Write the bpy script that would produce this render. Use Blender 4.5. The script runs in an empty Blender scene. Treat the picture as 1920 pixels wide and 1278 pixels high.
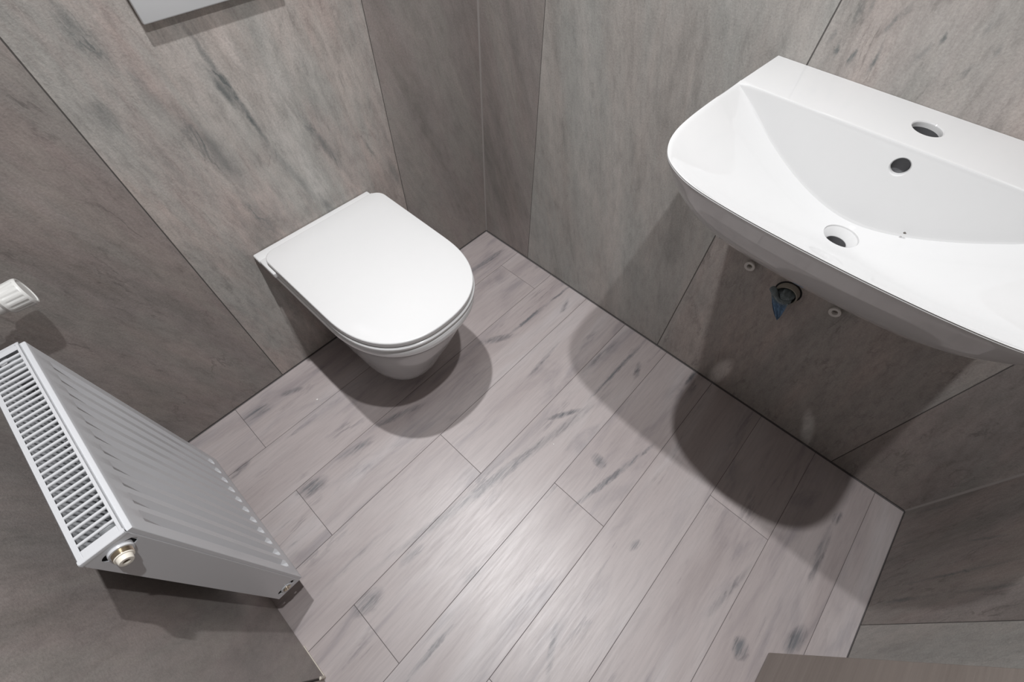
import bpy, bmesh, math, random
from mathutils import Vector, Matrix, noise
random.seed(7)
SC = bpy.context.scene
COL = SC.collection
PI = math.pi

# ------------------------------------------------------------------ camera, light, exposure
cam_d = bpy.data.cameras.new('camera'); cam = bpy.data.objects.new('camera', cam_d); COL.objects.link(cam)
cam_d.sensor_width = 36; cam_d.lens = 15.44; cam_d.clip_start = 0.01
RT = ((0.6772835, -0.735462, 0.01949858), (-0.60353891, -0.57060811, -0.55685319), (0.42074699, 0.36537929, -0.83038193))
cam.matrix_world = Matrix(((RT[0][0], -RT[1][0], -RT[2][0], -0.97338),
                           (RT[0][1], -RT[1][1], -RT[2][1], -1.00766),
                           (RT[0][2], -RT[1][2], -RT[2][2], 1.263),
                           (0, 0, 0, 1)))
SC.camera = cam
SC.view_settings.view_transform = 'Standard'; SC.view_settings.look = 'None'
SC.view_settings.gamma = 1; SC.view_settings.use_curve_mapping = False
SC.view_settings.exposure = 0.0
W = bpy.data.worlds.new('world'); SC.world = W; W.use_nodes = True
W.node_tree.nodes['Background'].inputs['Color'].default_value = (0.86, 0.92, 1.0, 1)
W.node_tree.nodes['Background'].inputs['Strength'].default_value = 0.06
LAMPS = [(-0.665, -1.05, 2.25), (-0.665, -0.435, 2.25)]
LAMP_POWER = (9.2, 10.3)
for (lp, pw) in zip(LAMPS, LAMP_POWER):
    ld = bpy.data.lights.new('downlight_lamp', 'AREA'); ld.shape = 'DISK'; ld.size = 0.036; ld.energy = pw
    ld.color = (0.985, 0.99, 1.0); ld.spread = math.radians(120)
    lo = bpy.data.objects.new('downlight_lamp', ld); lo.location = lp; COL.objects.link(lo)

# room: toilet wall y=0 (back), basin wall x=0 (right), front wall y=FY, radiator wall x=LX (left)
LX, FY, CH = -1.303, -1.638, 2.30
DY0, DY1 = -0.765, -1.494      # doorway in the left wall

# ------------------------------------------------------------------ node helpers
def new_mat(name):
    m = bpy.data.materials.new(name); m.use_nodes = True
    nt = m.node_tree; b = nt.nodes['Principled BSDF']
    return m, nt, b
def plain(name, col, rough=0.5, metal=0.0, coat=0.0, spec=0.5):
    m, nt, b = new_mat(name)
    # small procedural variation so that the surface is not dead flat
    tc = nt.nodes.new('ShaderNodeTexCoord'); nz = nt.nodes.new('ShaderNodeTexNoise'); nz.inputs['Scale'].default_value = 60
    nt.links.new(tc.outputs['Object'], nz.inputs['Vector'])
    mx = nt.nodes.new('ShaderNodeMix'); mx.data_type = 'RGBA'
    mx.inputs[6].default_value = (*[c*0.985 for c in col], 1); mx.inputs[7].default_value = (*col, 1)
    nt.links.new(nz.outputs['Fac'], mx.inputs[0]); nt.links.new(mx.outputs[2], b.inputs['Base Color'])
    b.inputs['Roughness'].default_value = rough; b.inputs['Metallic'].default_value = metal
    b.inputs['Coat Weight'].default_value = coat; b.inputs['Specular IOR Level'].default_value = spec
    b.inputs['Coat Roughness'].default_value = 0.05
    return m
def N(nt, t, **kw):
    n = nt.nodes.new(t)
    for k, v in kw.items():
        if k in n.inputs: n.inputs[k].default_value = v
        else: setattr(n, k, v)
    return n
def ramp(nt, fac, stops):
    r = nt.nodes.new('ShaderNodeValToRGB'); e = r.color_ramp.elements
    while len(e) > 1: e.remove(e[0])
    e[0].position = stops[0][0]; c = stops[0][1]; e[0].color = (*c, 1) if len(c) == 3 else c
    for p, c in stops[1:]:
        q = e.new(p); q.color = (*c, 1) if len(c) == 3 else c
    nt.links.new(fac, r.inputs[0]); return r.outputs[0]
def g(v): return (v, v, v)
def mixc(nt, mode, fac, a, b):
    m = nt.nodes.new('ShaderNodeMix'); m.data_type = 'RGBA'; m.blend_type = mode
    if isinstance(fac, (int, float)): m.inputs[0].default_value = fac
    else: nt.links.new(fac, m.inputs[0])
    for i, v in ((6, a), (7, b)):
        if isinstance(v, tuple): m.inputs[i].default_value = (*v, 1)
        else: nt.links.new(v, m.inputs[i])
    return m.outputs[2]
def coords(nt, scale, rot=(0, 0, 0), loc=(0, 0, 0), rnd=True):
    """object coordinates, shifted by the piece's own random offset, rotated then scaled"""
    tc = nt.nodes.new('ShaderNodeTexCoord'); v = tc.outputs['Object']
    if rnd:
        oi = nt.nodes.new('ShaderNodeAttribute'); oi.attribute_type = 'OBJECT'; oi.attribute_name = 'print_shift'
        ad = nt.nodes.new('ShaderNodeVectorMath'); ad.operation = 'ADD'
        nt.links.new(v, ad.inputs[0]); nt.links.new(oi.outputs['Vector'], ad.inputs[1]); v = ad.outputs[0]
    m1 = nt.nodes.new('ShaderNodeMapping'); m1.inputs['Rotation'].default_value = rot; nt.links.new(v, m1.inputs['Vector'])
    m2 = nt.nodes.new('ShaderNodeMapping'); m2.inputs['Scale'].default_value = scale; m2.inputs['Location'].default_value = loc
    nt.links.new(m1.outputs[0], m2.inputs['Vector'])
    return m2.outputs[0]

# printed veins and knots of the tile / plank decor: (u, v, angle, half length, half width, strength) on the surface, metres
BACK_F = [(-0.855, 0.948, -1.37, 0.063, 0.018, 0.55), (-0.774, 0.714, -1.31, 0.118, 0.022, 0.6), (-0.687, 0.806, -1.38, 0.152, 0.006, 0.8), (-0.697, 0.811, -1.32, 0.058, 0.01, 0.6), (-0.641, 0.599, -1.27, 0.117, 0.008, 0.4), (-0.541, 0.625, -1.23, 0.159, 0.01, 0.5), (-0.758, 0.538, -1.37, 0.093, 0.016, 0.5), (-0.898, 0.841, -1.49, 0.034, 0.02, 0.45), (-0.427, 0.57, -1.25, 0.04, 0.004, 0.6), (-0.365, 0.455, -1.28, 0.073, 0.012, 0.45), (-1.031, 0.699, -1.31, 0.11, 0.03, 0.3), (-1.048, 0.827, -1.34, 0.017, 0.004, 0.5), (-0.818, 0.839, -1.38, 0.071, 0.014, 0.35), (-0.588, 0.451, -1.32, 0.074, 0.01, 0.4)]
FLOOR_F = [(-0.691, -0.742, -0.17, 0.45, 0.014, 0.5), (-1.147, -0.719, -0.15, 0.045, 0.022, 0.6), (-1.006, -0.716, -0.11, 0.042, 0.012, 0.5), (-1.081, -0.379, -0.22, 0.048, 0.022, 0.6), (-0.928, -0.378, -0.19, 0.066, 0.012, 0.55), (-0.775, -0.386, -0.32, 0.094, 0.01, 0.5), (-0.469, -0.924, -0.08, 0.019, 0.022, 0.75), (-0.473, -0.983, -0.21, 0.178, 0.007, 0.75), (-0.152, -0.786, -0.02, 0.183, 0.006, 0.95), (-0.133, -0.835, 0.29, 0.037, 0.009, 0.7), (-0.212, -0.431, -0.04, 0.118, 0.006, 0.9), (-0.06, -0.438, -0.05, 0.08, 0.004, 0.8), (-0.361, -0.41, -0.51, 0.072, 0.013, 0.55), (-0.087, -0.488, 0.27, 0.041, 0.008, 0.5), (-0.127, -0.121, -0.08, 0.106, 0.01, 0.7), (-0.421, -0.759, -0.53, 0.066, 0.008, 0.85), (-0.028, -0.981, 0.0, 0.044, 0.008, 0.7), (-0.315, -0.581, 0.07, 0.099, 0.006, 0.45), (-0.589, -1.132, -0.1, 0.022, 0.009, 0.45), (-0.607, -1.443, 0.21, 0.028, 0.016, 0.85), (-0.502, -1.532, -0.17, 0.048, 0.014, 0.8), (-0.149, -1.505, -0.06, 0.027, 0.01, 0.55), (-0.27, -1.504, 0.05, 0.098, 0.01, 0.55), (-0.916, -1.115, 0.51, 0.066, 0.008, 0.4), (-1.07, -0.058, -0.25, 0.052, 0.016, 0.6), (-0.957, -0.074, -0.41, 0.04, 0.01, 0.5), (-1.192, -0.186, 0.14, 0.041, 0.01, 0.5), (-1.117, -0.907, -0.02, 0.09, 0.006, 0.6), (-0.926, -0.865, -0.16, 0.04, 0.01, 0.35), (-1.116, -0.613, 0.01, 0.088, 0.007, 0.35), (-0.518, -1.365, -0.16, 0.1, 0.008, 0.35), (-0.162, -0.715, -0.1, 0.106, 0.012, 0.35)]

RIGHT_F = [(-0.887, 0.929, 1.51, 0.015, 0.0035, 0.75), (-0.921, 0.936, 1.47, 0.023, 0.003, 0.8), (-0.874, 0.999, 1.37, 0.01, 0.003, 0.6), (-0.911, 0.984, 1.73, 0.016, 0.003, 0.6), (-0.86, 0.933, 1.36, 0.016, 0.003, 0.6), (-0.985, 0.986, 1.57, 0.009, 0.003, 0.6), (-1.053, 0.99, 1.29, 0.009, 0.003, 0.5), (-0.843, 0.949, 1.74, 0.012, 0.004, 0.4), (-0.92, 1.005, 1.82, 0.014, 0.004, 0.5), (-0.974, 0.964, 1.77, 0.017, 0.005, 0.3), (-1.039, 0.955, 1.72, 0.017, 0.005, 0.35), (-1.026, 1.015, 1.72, 0.017, 0.006, 0.3), (-0.86, 0.986, 1.48, 0.017, 0.006, 0.3)]
FRONT_F = [(-0.244, 0.234, 1.47, 0.164, 0.004, 0.6), (-0.3, 0.112, 1.53, 0.093, 0.006, 0.55), (-0.162, 0.29, 1.64, 0.055, 0.004, 0.5), (-0.126, 0.069, 1.5, 0.042, 0.004, 0.6), (-0.291, 0.325, 1.53, 0.082, 0.006, 0.45), (-0.024, 0.119, 1.62, 0.088, 0.005, 0.3)]

def feature_mask(nt, plane, feats, wob=0.022, wscale=22):
    """1 where a printed vein lies. plane: which world axes span the surface"""
    L = nt.links.new
    ge = nt.nodes.new('ShaderNodeNewGeometry'); sp = nt.nodes.new('ShaderNodeSeparateXYZ'); L(ge.outputs['Position'], sp.inputs[0])
    cb = nt.nodes.new('ShaderNodeCombineXYZ'); L(sp.outputs[plane[0]], cb.inputs[0]); L(sp.outputs[plane[1]], cb.inputs[1])
    nz = N(nt, 'ShaderNodeTexNoise', Scale=wscale, Detail=10.0, Roughness=0.70); L(cb.outputs[0], nz.inputs['Vector'])
    sb = N(nt, 'ShaderNodeVectorMath', operation='SUBTRACT'); L(nz.outputs['Color'], sb.inputs[0]); sb.inputs[1].default_value = (0.5, 0.5, 0.5)
    ma = N(nt, 'ShaderNodeVectorMath', operation='MULTIPLY_ADD'); L(sb.outputs[0], ma.inputs[0]); ma.inputs[1].default_value = (wob, wob, 0); L(cb.outputs[0], ma.inputs[2])
    acc = None
    for (u, v, ang, hl, hw, st) in feats:
        mp = nt.nodes.new('ShaderNodeMapping'); mp.vector_type = 'TEXTURE'
        mp.inputs['Location'].default_value = (u, v, 0); mp.inputs['Rotation'].default_value = (0, 0, ang); mp.inputs['Scale'].default_value = (hl, hw, 1)
        L(ma.outputs[0], mp.inputs['Vector'])
        ln = N(nt, 'ShaderNodeVectorMath', operation='LENGTH'); L(mp.outputs[0], ln.inputs[0])
        mr = nt.nodes.new('ShaderNodeMapRange'); mr.inputs['From Min'].default_value = 1.1; mr.inputs['From Max'].default_value = 0.30; mr.inputs['To Max'].default_value = st
        L(ln.outputs['Value'], mr.inputs['Value'])
        if acc is None: acc = mr.outputs[0]
        else:
            mx = N(nt, 'ShaderNodeMath', operation='MAXIMUM'); L(acc, mx.inputs[0]); L(mr.outputs[0], mx.inputs[1]); acc = mx.outputs[0]
    return acc

def stone_material(name, slant, streak_amt, tone, feats=None, crack=1.0):
    """slate-look porcelain: object space x along the wall, z up"""
    m, nt, b = new_mat(name); L = nt.links.new
    r = (0, slant, 0)
    big = N(nt, 'ShaderNodeTexNoise', Scale=1.0, Detail=9.0, Roughness=0.62, Distortion=0.25)
    L(coords(nt, (7.0, 1, 1.25), r), big.inputs['Vector'])
    base = ramp(nt, big.outputs['Fac'], [(0.36, tone[0]), (0.46, tone[1]), (0.54, tone[2]), (0.64, tone[3])])
    hu = N(nt, 'ShaderNodeTexNoise', Scale=1.0, Detail=7.0, Roughness=0.6, Distortion=0.2)
    L(coords(nt, (8.0, 1, 1.6), r, (13, 2, 4)), hu.inputs['Vector'])
    base = mixc(nt, 'MULTIPLY', 0.35 + 0.65*streak_amt, base, ramp(nt, hu.outputs['Fac'], [(0.40, (0.965, 0.97, 0.96)), (0.5, (1.01, 0.985, 0.97)), (0.60, (1.075, 1.005, 0.98))]))
    # cloudy mottling, finer and rounder
    mo = N(nt, 'ShaderNodeTexNoise', Scale=1.0, Detail=8.0, Roughness=0.68, Distortion=0.15)
    L(coords(nt, (17, 5, 7), r, (5, 2, 8)), mo.inputs['Vector'])
    c = mixc(nt, 'MULTIPLY', 0.40 + 0.32*streak_amt, base, ramp(nt, mo.outputs['Fac'], [(0.34, (0.80, 0.81, 0.81)), (0.5, g(1.0)), (0.66, (1.13, 1.11, 1.10))]))
    # fine fibres along the cleft direction
    fib = N(nt, 'ShaderNodeTexNoise', Scale=1.0, Detail=9.0, Roughness=0.75, Distortion=0.2)
    L(coords(nt, (70, 20, 20), r), fib.inputs['Vector'])
    f1 = ramp(nt, fib.outputs['Fac'], [(0.34, g(0.66)), (0.5, g(1.0)), (0.66, g(1.20))])
    c = mixc(nt, 'MULTIPLY', 0.30 + 0.30*streak_amt, c, f1)
    # hair cracks: thin ridges of a noise, broken up by a mask
    cr = N(nt, 'ShaderNodeTexNoise', Scale=1.0, Detail=7.0, Roughness=0.60, Distortion=0.3)
    L(coords(nt, (15, 5, 4.5), r, (1, 4, 2)), cr.inputs['Vector'])
    c1 = ramp(nt, cr.outputs['Fac'], [(0.478, g(1.0)), (0.494, g(0.0)), (0.506, g(0.0)), (0.514, g(1.0))])
    msk = N(nt, 'ShaderNodeTexNoise', Scale=1.0, Detail=6.0, Roughness=0.7); L(coords(nt, (16, 4, 9), r, (9, 0, 2)), msk.inputs['Vector'])
    m1 = ramp(nt, msk.outputs['Fac'], [(0.50, g(1.0)), (0.62, g(0.15))])
    kk = mixc(nt, 'LIGHTEN', 1.0, c1, m1)
    c = mixc(nt, 'MULTIPLY', 0.85*crack, c, mixc(nt, 'MIX', kk, (0.56, 0.56, 0.56), (1.0, 1.0, 1.0)))
    if feats:
        fm = feature_mask(nt, feats[0], [(u, v, a_, hl, hw*1.15, st*1.2) for u, v, a_, hl, hw, st in feats[1]], 0.016, 42)
        tex = mixc(nt, 'MULTIPLY', 1.0, fm, ramp(nt, cr.outputs['Fac'], [(0.38, g(1.25)), (0.47, g(0.6)), (0.50, g(1.3)), (0.53, g(0.5)), (0.65, g(0.9))]))
        c = mixc(nt, 'MIX', tex, c, (0.150, 0.160, 0.158))
    # sand grain
    gr = N(nt, 'ShaderNodeTexNoise', Scale=260.0, Detail=4.0, Roughness=0.75); L(coords(nt, (1, 1, 1)), gr.inputs['Vector'])
    g1 = ramp(nt, gr.outputs['Fac'], [(0.3, g(0.78)), (0.7, g(1.16))])
    c = mixc(nt, 'MULTIPLY', 0.75, c, g1)
    L(c, b.inputs['Base Color'])
    b.inputs['Roughness'].default_value = 0.55; b.inputs['Specular IOR Level'].default_value = 0.4
    h = mixc(nt, 'MIX', 0.35, fib.outputs['Fac'], mo.outputs['Fac'])
    h2 = mixc(nt, 'MIX', 0.25, h, gr.outputs['Fac'])
    h3 = mixc(nt, 'MULTIPLY', 0.25*crack, h2, kk)
    bp = N(nt, 'ShaderNodeBump', Strength=0.32 + 0.2*streak_amt, Distance=0.004); L(h3, bp.inputs['Height']); L(bp.outputs[0], b.inputs['Normal'])
    return m

WARM = [(0.305, 0.295, 0.282), (0.420, 0.379, 0.360), (0.407, 0.392, 0.373), (0.509, 0.485, 0.464)]
PALE = [(0.319, 0.305, 0.288), (0.380, 0.354, 0.337), (0.369, 0.347, 0.328), (0.407, 0.387, 0.369)]
COOL = [(0.293, 0.287, 0.272), (0.369, 0.356, 0.338), (0.369, 0.363, 0.346), (0.420, 0.405, 0.386)]
PINK = [(0.239, 0.220, 0.207), (0.292, 0.263, 0.252), (0.302, 0.282, 0.265), (0.334, 0.301, 0.288)]
STONE_A = stone_material('slate_tile_streaked', 0.12, 1.0, WARM, ((0, 2), BACK_F), 0.5)
STONE_E = stone_material('slate_tile_flecked', 0.14, 0.8, PALE, ((1, 2), RIGHT_F), 0.8)
STONE_F = stone_material('slate_tile_dark_streaks', 0.22, 0.6, PINK, ((0, 2), FRONT_F), 0.9)
STONE_B = stone_material('slate_tile_grey', 0.25, 0.4, COOL, None, 0.3)
STONE_C = stone_material('slate_tile_plain', 0.35, 0.25, PINK, None, 0.25)
STONE_D = stone_material('slate_tile_brown', 0.22, 0.6, PINK, None, 0.8)

def plank_material():
    """whitewashed oak laminate print: x along the plank"""
    m, nt, b = new_mat('whitewashed_oak'); L = nt.links.new
    big = N(nt, 'ShaderNodeTexNoise', Scale=1.0, Detail=4.0, Roughness=0.5, Distortion=0.5)
    L(coords(nt, (1.6, 8.5, 1)), big.inputs['Vector'])
    base = ramp(nt, big.outputs['Fac'], [(0.28, (0.345, 0.298, 0.293)), (0.45, (0.400, 0.350, 0.344)), (0.58, (0.430, 0.382, 0.376)), (0.72, (0.465, 0.426, 0.425))])
    fib = N(nt, 'ShaderNodeTexNoise', Scale=1.0, Detail=8.0, Roughness=0.7, Distortion=0.5)
    L(coords(nt, (9, 130, 4)), fib.inputs['Vector'])
    f1 = ramp(nt, fib.outputs['Fac'], [(0.3, g(0.80)), (0.52, g(1.0)), (0.7, g(1.10))])
    c = mixc(nt, 'MULTIPLY', 0.62, base, f1)
    # grey smoky bands
    bd = N(nt, 'ShaderNodeTexNoise', Scale=1.0, Detail=5.0, Roughness=0.6, Distortion=0.9)
    L(coords(nt, (2.7, 13, 1), loc=(4, 2, 0)), bd.inputs['Vector'])
    b1 = ramp(nt, bd.outputs['Fac'], [(0.32, (0.72, 0.73, 0.76)), (0.42, (0.92, 0.92, 0.93)), (0.5, g(1.0))])
    c = mixc(nt, 'MULTIPLY', 0.85, c, b1)
    # dark cracks running with the grain
    ck = N(nt, 'ShaderNodeTexNoise', Scale=1.0, Detail=8.0, Roughness=0.60, Distortion=0.35)
    L(coords(nt, (1.5, 15, 1), loc=(7, 9, 0)), ck.inputs['Vector'])
    k1 = ramp(nt, ck.outputs['Fac'], [(0.385, g(1.0)), (0.405, g(0.0)), (0.425, g(1.0))])
    km = N(nt, 'ShaderNodeTexNoise', Scale=1.0, Detail=4.0, Roughness=0.6); L(coords(nt, (6, 12, 1), loc=(1, 5, 0)), km.inputs['Vector'])
    k2 = ramp(nt, km.outputs['Fac'], [(0.50, g(1.0)), (0.66, g(0.35))])
    kk = mixc(nt, 'LIGHTEN', 1.0, k1, k2)
    c = mixc(nt, 'MULTIPLY', 1.0, c, mixc(nt, 'MIX', kk, (0.50, 0.51, 0.54), (1.0, 1.0, 1.0)))
    fm = feature_mask(nt, (0, 1), [(u, v, a_, hl, hw*1.2, st*1.2) for u, v, a_, hl, hw, st in FLOOR_F], 0.015, 40)
    tex = mixc(nt, 'MULTIPLY', 1.0, fm, ramp(nt, fib.outputs['Fac'], [(0.38, g(1.3)), (0.50, g(0.75)), (0.62, g(0.35))]))
    c = mixc(nt, 'MIX', tex, c, (0.150, 0.150, 0.160))
    # thin dark crack lines inside the printed veins
    hl_ = N(nt, 'ShaderNodeTexNoise', Scale=1.0, Detail=6.0, Roughness=0.6, Distortion=0.3)
    L(coords(nt, (6, 34, 1), loc=(3, 3, 0)), hl_.inputs['Vector'])
    r1 = ramp(nt, hl_.outputs['Fac'], [(0.455, g(1.0)), (0.485, g(0.0)), (0.505, g(0.0)), (0.535, g(1.0))])
    iv = ramp(nt, fm, [(0.10, g(1.0)), (0.42, g(0.0))])
    c = mixc(nt, 'MULTIPLY', 0.5, c, mixc(nt, 'MIX', mixc(nt, 'LIGHTEN', 1.0, r1, iv), (0.42, 0.42, 0.45), (1.0, 1.0, 1.0)))
    L(c, b.inputs['Base Color'])
    rr = ramp(nt, fib.outputs['Fac'], [(0.3, g(0.46)), (0.7, g(0.36))]); L(rr, b.inputs['Roughness'])
    b.inputs['Specular IOR Level'].default_value = 0.75
    bp = N(nt, 'ShaderNodeBump', Strength=0.16, Distance=0.001); L(fib.outputs['Fac'], bp.inputs['Height']); L(bp.outputs[0], b.inputs['Normal'])
    return m
PLANK = plank_material()

def veneer_material():
    m, nt, b = new_mat('door_veneer'); L = nt.links.new
    fib = N(nt, 'ShaderNodeTexNoise', Scale=1.0, Detail=7.0, Roughness=0.65, Distortion=0.3)
    L(coords(nt, (5, 5, 150), rnd=False), fib.inputs['Vector'])
    big = N(nt, 'ShaderNodeTexNoise', Scale=1.0, Detail=3.0); L(coords(nt, (1.5, 1, 16), rnd=False), big.inputs['Vector'])
    c = ramp(nt, big.outputs['Fac'], [(0.3, (0.27, 0.232, 0.205)), (0.7, (0.34, 0.295, 0.265))])
    c = mixc(nt, 'MULTIPLY', 0.7, c, ramp(nt, fib.outputs['Fac'], [(0.3, g(0.84)), (0.7, g(1.1))]))
    L(c, b.inputs['Base Color']); b.inputs['Roughness'].default_value = 0.5
    bp = N(nt, 'ShaderNodeBump', Strength=0.2, Distance=0.001); L(fib.outputs['Fac'], bp.inputs['Height']); L(bp.outputs[0], b.inputs['Normal'])
    return m
VENEER = veneer_material()

GROUT = plain('dark_grout', (0.105, 0.097, 0.092), 0.9)
SUBFLOOR = plain('dark_joint', (0.11, 0.10, 0.10), 0.9)
SILICONE = plain('grey_silicone', (0.30, 0.275, 0.262), 0.35)
CREAM = plain('cream_filler', (0.62, 0.57, 0.50), 0.7)
CEIL = plain('white_ceiling_paint', (0.35, 0.35, 0.35), 0.8)
CERAMIC = plain('white_glazed_ceramic', (0.60, 0.60, 0.60), 0.045, 0, 0.0)
WC_CER = plain('white_toilet_ceramic', (0.70, 0.70, 0.70), 0.10, 0, 0.3)
LIDM = plain('white_duroplast', (0.665, 0.665, 0.665), 0.17)
ENAMEL = plain('white_radiator_enamel', (0.60, 0.61, 0.63), 0.28)
ENAMEL_SHADED = plain('white_steel_shaded', (0.32, 0.33, 0.34), 0.45)  # white enamel darkened to stand for shade inside the radiator
PLASTIC = plain('white_valve_plastic', (0.72, 0.72, 0.70), 0.35)
PLUGW = plain('cream_plastic_plug', (0.80, 0.76, 0.68), 0.4)
NICKEL = plain('nickel_brass', (0.62, 0.55, 0.44), 0.28, 1.0)
BROWN = plain('dark_socket', (0.12, 0.085, 0.055), 0.6)
HOLE_SHADE = plain('basin_hole_shade', (0.10, 0.10, 0.105), 0.8)  # dark grey standing in for shade inside the basin holes
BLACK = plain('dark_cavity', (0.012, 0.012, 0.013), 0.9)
PIPE = plain('dull_grey_pipe', (0.30, 0.28, 0.24), 0.6)
PIPEW = plain('translucent_white_sleeve', (0.62, 0.60, 0.57), 0.45)
FLUSH = plain('matt_chrome_plate', (0.62, 0.63, 0.64), 0.35, 0.0)
CRUMB = plain('white_crumb', (0.75, 0.73, 0.70), 0.7)
GRIT = plain('dark_grit', (0.10, 0.09, 0.08), 0.8)

# ------------------------------------------------------------------ mesh helpers
def obj(name, bm, mats, parent=None, smooth=None, loc=None, rot=None):
    me = bpy.data.meshes.new(name); bm.normal_update(); bm.to_mesh(me); bm.free()
    for m in (mats if isinstance(mats, (list, tuple)) else [mats]): me.materials.append(m)
    if smooth is not None:
        for p in me.polygons: p.use_smooth = True
        if smooth > 0: me.set_sharp_from_angle(angle=math.radians(smooth))
    o = bpy.data.objects.new(name, me); COL.objects.link(o)
    if parent: o.parent = parent
    if loc: o.location = loc
    if rot: o.rotation_euler = rot
    return o
def empty(name, loc=(0, 0, 0)):
    o = bpy.data.objects.new(name, None); o.empty_display_size = 0.05; COL.objects.link(o); o.location = loc; return o
def tag(o, label=None, cat=None, group=None, kind=None):
    if label: o['label'] = label
    if cat: o['category'] = cat
    if group: o['group'] = group
    if kind: o['kind'] = kind
    return o
def rel(o, parent):
    """parent o (built in world space) to parent, keeping its place"""
    o.parent = parent; o.matrix_parent_inverse = Matrix.Translation(parent.location).inverted(); return o
def add_box(bm, lo, hi, bevel=0.0, seg=1):
    ret = bmesh.ops.create_cube(bm, size=1.0); vs = ret['verts']
    for v in vs:
        v.co = Vector([(lo[i]+hi[i])/2 + v.co[i]*(hi[i]-lo[i]) for i in range(3)])
    if bevel > 0:
        es = list({e for v in vs for e in v.link_edges})
        bmesh.ops.bevel(bm, geom=es, offset=bevel, segments=seg, affect='EDGES', profile=0.5)
def box(lo, hi, bevel=0.0, seg=1):
    bm = bmesh.new(); add_box(bm, lo, hi, bevel, seg); return bm
def rings_mesh(bm, rings, close_start=True, close_end=True):
    """rings: lists of equally many points, each ring closed; joined by quads"""
    R = [[bm.verts.new(p) for p in r] for r in rings]; n = len(R[0])
    for a, b in zip(R, R[1:]):
        for i in range(n):
            j = (i+1) % n
            bm.faces.new((a[i], a[j], b[j], b[i]))
    if close_start: bm.faces.new(R[0][::-1])
    if close_end: bm.faces.new(R[-1])
    return R
def lathe(bm, prof, origin, axis, n=32, up=None, close=True):
    """profile [(radius, distance along axis)] turned about axis"""
    a = Vector(axis).normalized(); t = Vector((0, 0, 1)) if abs(a.z) < 0.9 else Vector((1, 0, 0))
    u = a.cross(t).normalized(); w = a.cross(u).normalized(); o = Vector(origin)
    rings = [[o + a*d + (u*math.cos(2*PI*i/n) + w*math.sin(2*PI*i/n))*r for i in range(n)] for r, d in prof]
    R = rings_mesh(bm, rings, close, close)
    bmesh.ops.recalc_face_normals(bm, faces=bm.faces[:])
def tube(bm, pts, r, n=12):
    pts = [Vector(p) for p in pts]; rings = []
    t = (pts[1]-pts[0]).normalized(); u = t.orthogonal().normalized()
    for i, p in enumerate(pts):
        t = (pts[min(i+1, len(pts)-1)] - pts[max(i-1, 0)]).normalized()
        u = (u - t*u.dot(t)).normalized(); w = t.cross(u)
        rr = r[i] if isinstance(r, (list, tuple)) else r
        rings.append([p + (u*math.cos(2*PI*k/n) + w*math.sin(2*PI*k/n))*rr for k in range(n)])
    rings_mesh(bm, rings); bmesh.ops.recalc_face_normals(bm, faces=bm.faces[:])
def boolean_cut(o, cutters, smooth):
    """cut the cutters out of o; the cutters are thrown away"""
    for c in cutters:
        md = o.modifiers.new('cut', 'BOOLEAN'); md.operation = 'DIFFERENCE'; md.object = c; md.solver = 'EXACT'
    dg = bpy.context.evaluated_depsgraph_get(); dg.update()
    me = bpy.data.meshes.new_from_object(o.evaluated_get(dg), preserve_all_data_layers=True, depsgraph=dg)
    o.modifiers.clear(); old = o.data; o.data = me; bpy.data.meshes.remove(old)
    for p in me.polygons: p.use_smooth = True
    me.set_sharp_from_angle(angle=math.radians(smooth))
    for c in cutters:
        m = c.data; bpy.data.objects.remove(c); bpy.data.meshes.remove(m)
    return o

# ------------------------------------------------------------------ floor
floor = obj('floor', box((LX-0.9, FY-0.012, -0.05), (0.012, 0.012, -0.0012)), SUBFLOOR); tag(floor, kind='structure')
PW = 0.1724
rowy = [-0.008 - PW*k for k in range(11)]
rowy[0] = -0.003
joints = {0: [-1.110], 1: [-0.10], 2: [-1.117], 3: [-0.732], 4: [-1.173, 0.03], 5: [-0.608], 6: [-1.052], 7: [-0.334], 8: [-1.24], 9: [-0.79]}
for k in range(10):
    y1, y0 = rowy[k] - 0.0005, max(rowy[k+1] + 0.0005, FY+0.0015)
    if y0 >= y1: continue
    ends = sorted([e for e in joints.get(k, [])] + [LX-0.88, -0.004])
    ends = [e for e in ends if e <= -0.004]
    for a, b in zip(ends, ends[1:]):
        if b - a < 0.02: continue
        lx, ly = (b-a)/2 - 0.0005, (y1-y0)/2
        o = obj('plank', box((-lx, -ly, -0.008), (lx, ly, 0.0), 0.0005), PLANK, floor, loc=((a+b)/2, (y0+y1)/2, 0))
        o['print_shift'] = (random.uniform(-50, 50), random.uniform(-50, 50), 0.0)

# ------------------------------------------------------------------ walls with tiles
TILE_T = 0.008
def wall(name, frame, spans, zsplits, mats, holes=None):
    """frame: matrix from wall space (x along, y out of the room, z up) to world"""
    back = bmesh.new()
    lo, hi = spans[0][0], spans[-1][1]
    add_box(back, (lo-0.0, 0.0015, -0.05), (hi+0.0, 0.09, CH))
    w = obj(name, back, GROUT); w.matrix_world = frame; tag(w, kind='structure')
    for i, (a, b) in enumerate(spans):
        for j, (z0, z1) in enumerate(zsplits):
            ax, bx = a+0.0011, b-0.0011
            lx, lz = (bx-ax)/2, (z1-z0)/2 - 0.0011
            bm = box((-lx, 0, -lz), (lx, TILE_T, lz), 0.0006)
            o = obj('tile', bm, mats[(i, j)] if (i, j) in mats else mats[i], w, loc=((ax+bx)/2, 0, (z0+z1)/2))
            o['print_shift'] = shifts.get((name, i, j)) or (random.uniform(-50, 50), 0.0, random.uniform(-50, 50))
    return w
shifts = {}
ZS = [(0.0014, 1.203), (1.203, CH)]
def frame(ox, oy, ang):
    return Matrix.Translation((ox, oy, 0)) @ Matrix.Rotation(ang, 4, 'Z')
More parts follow.
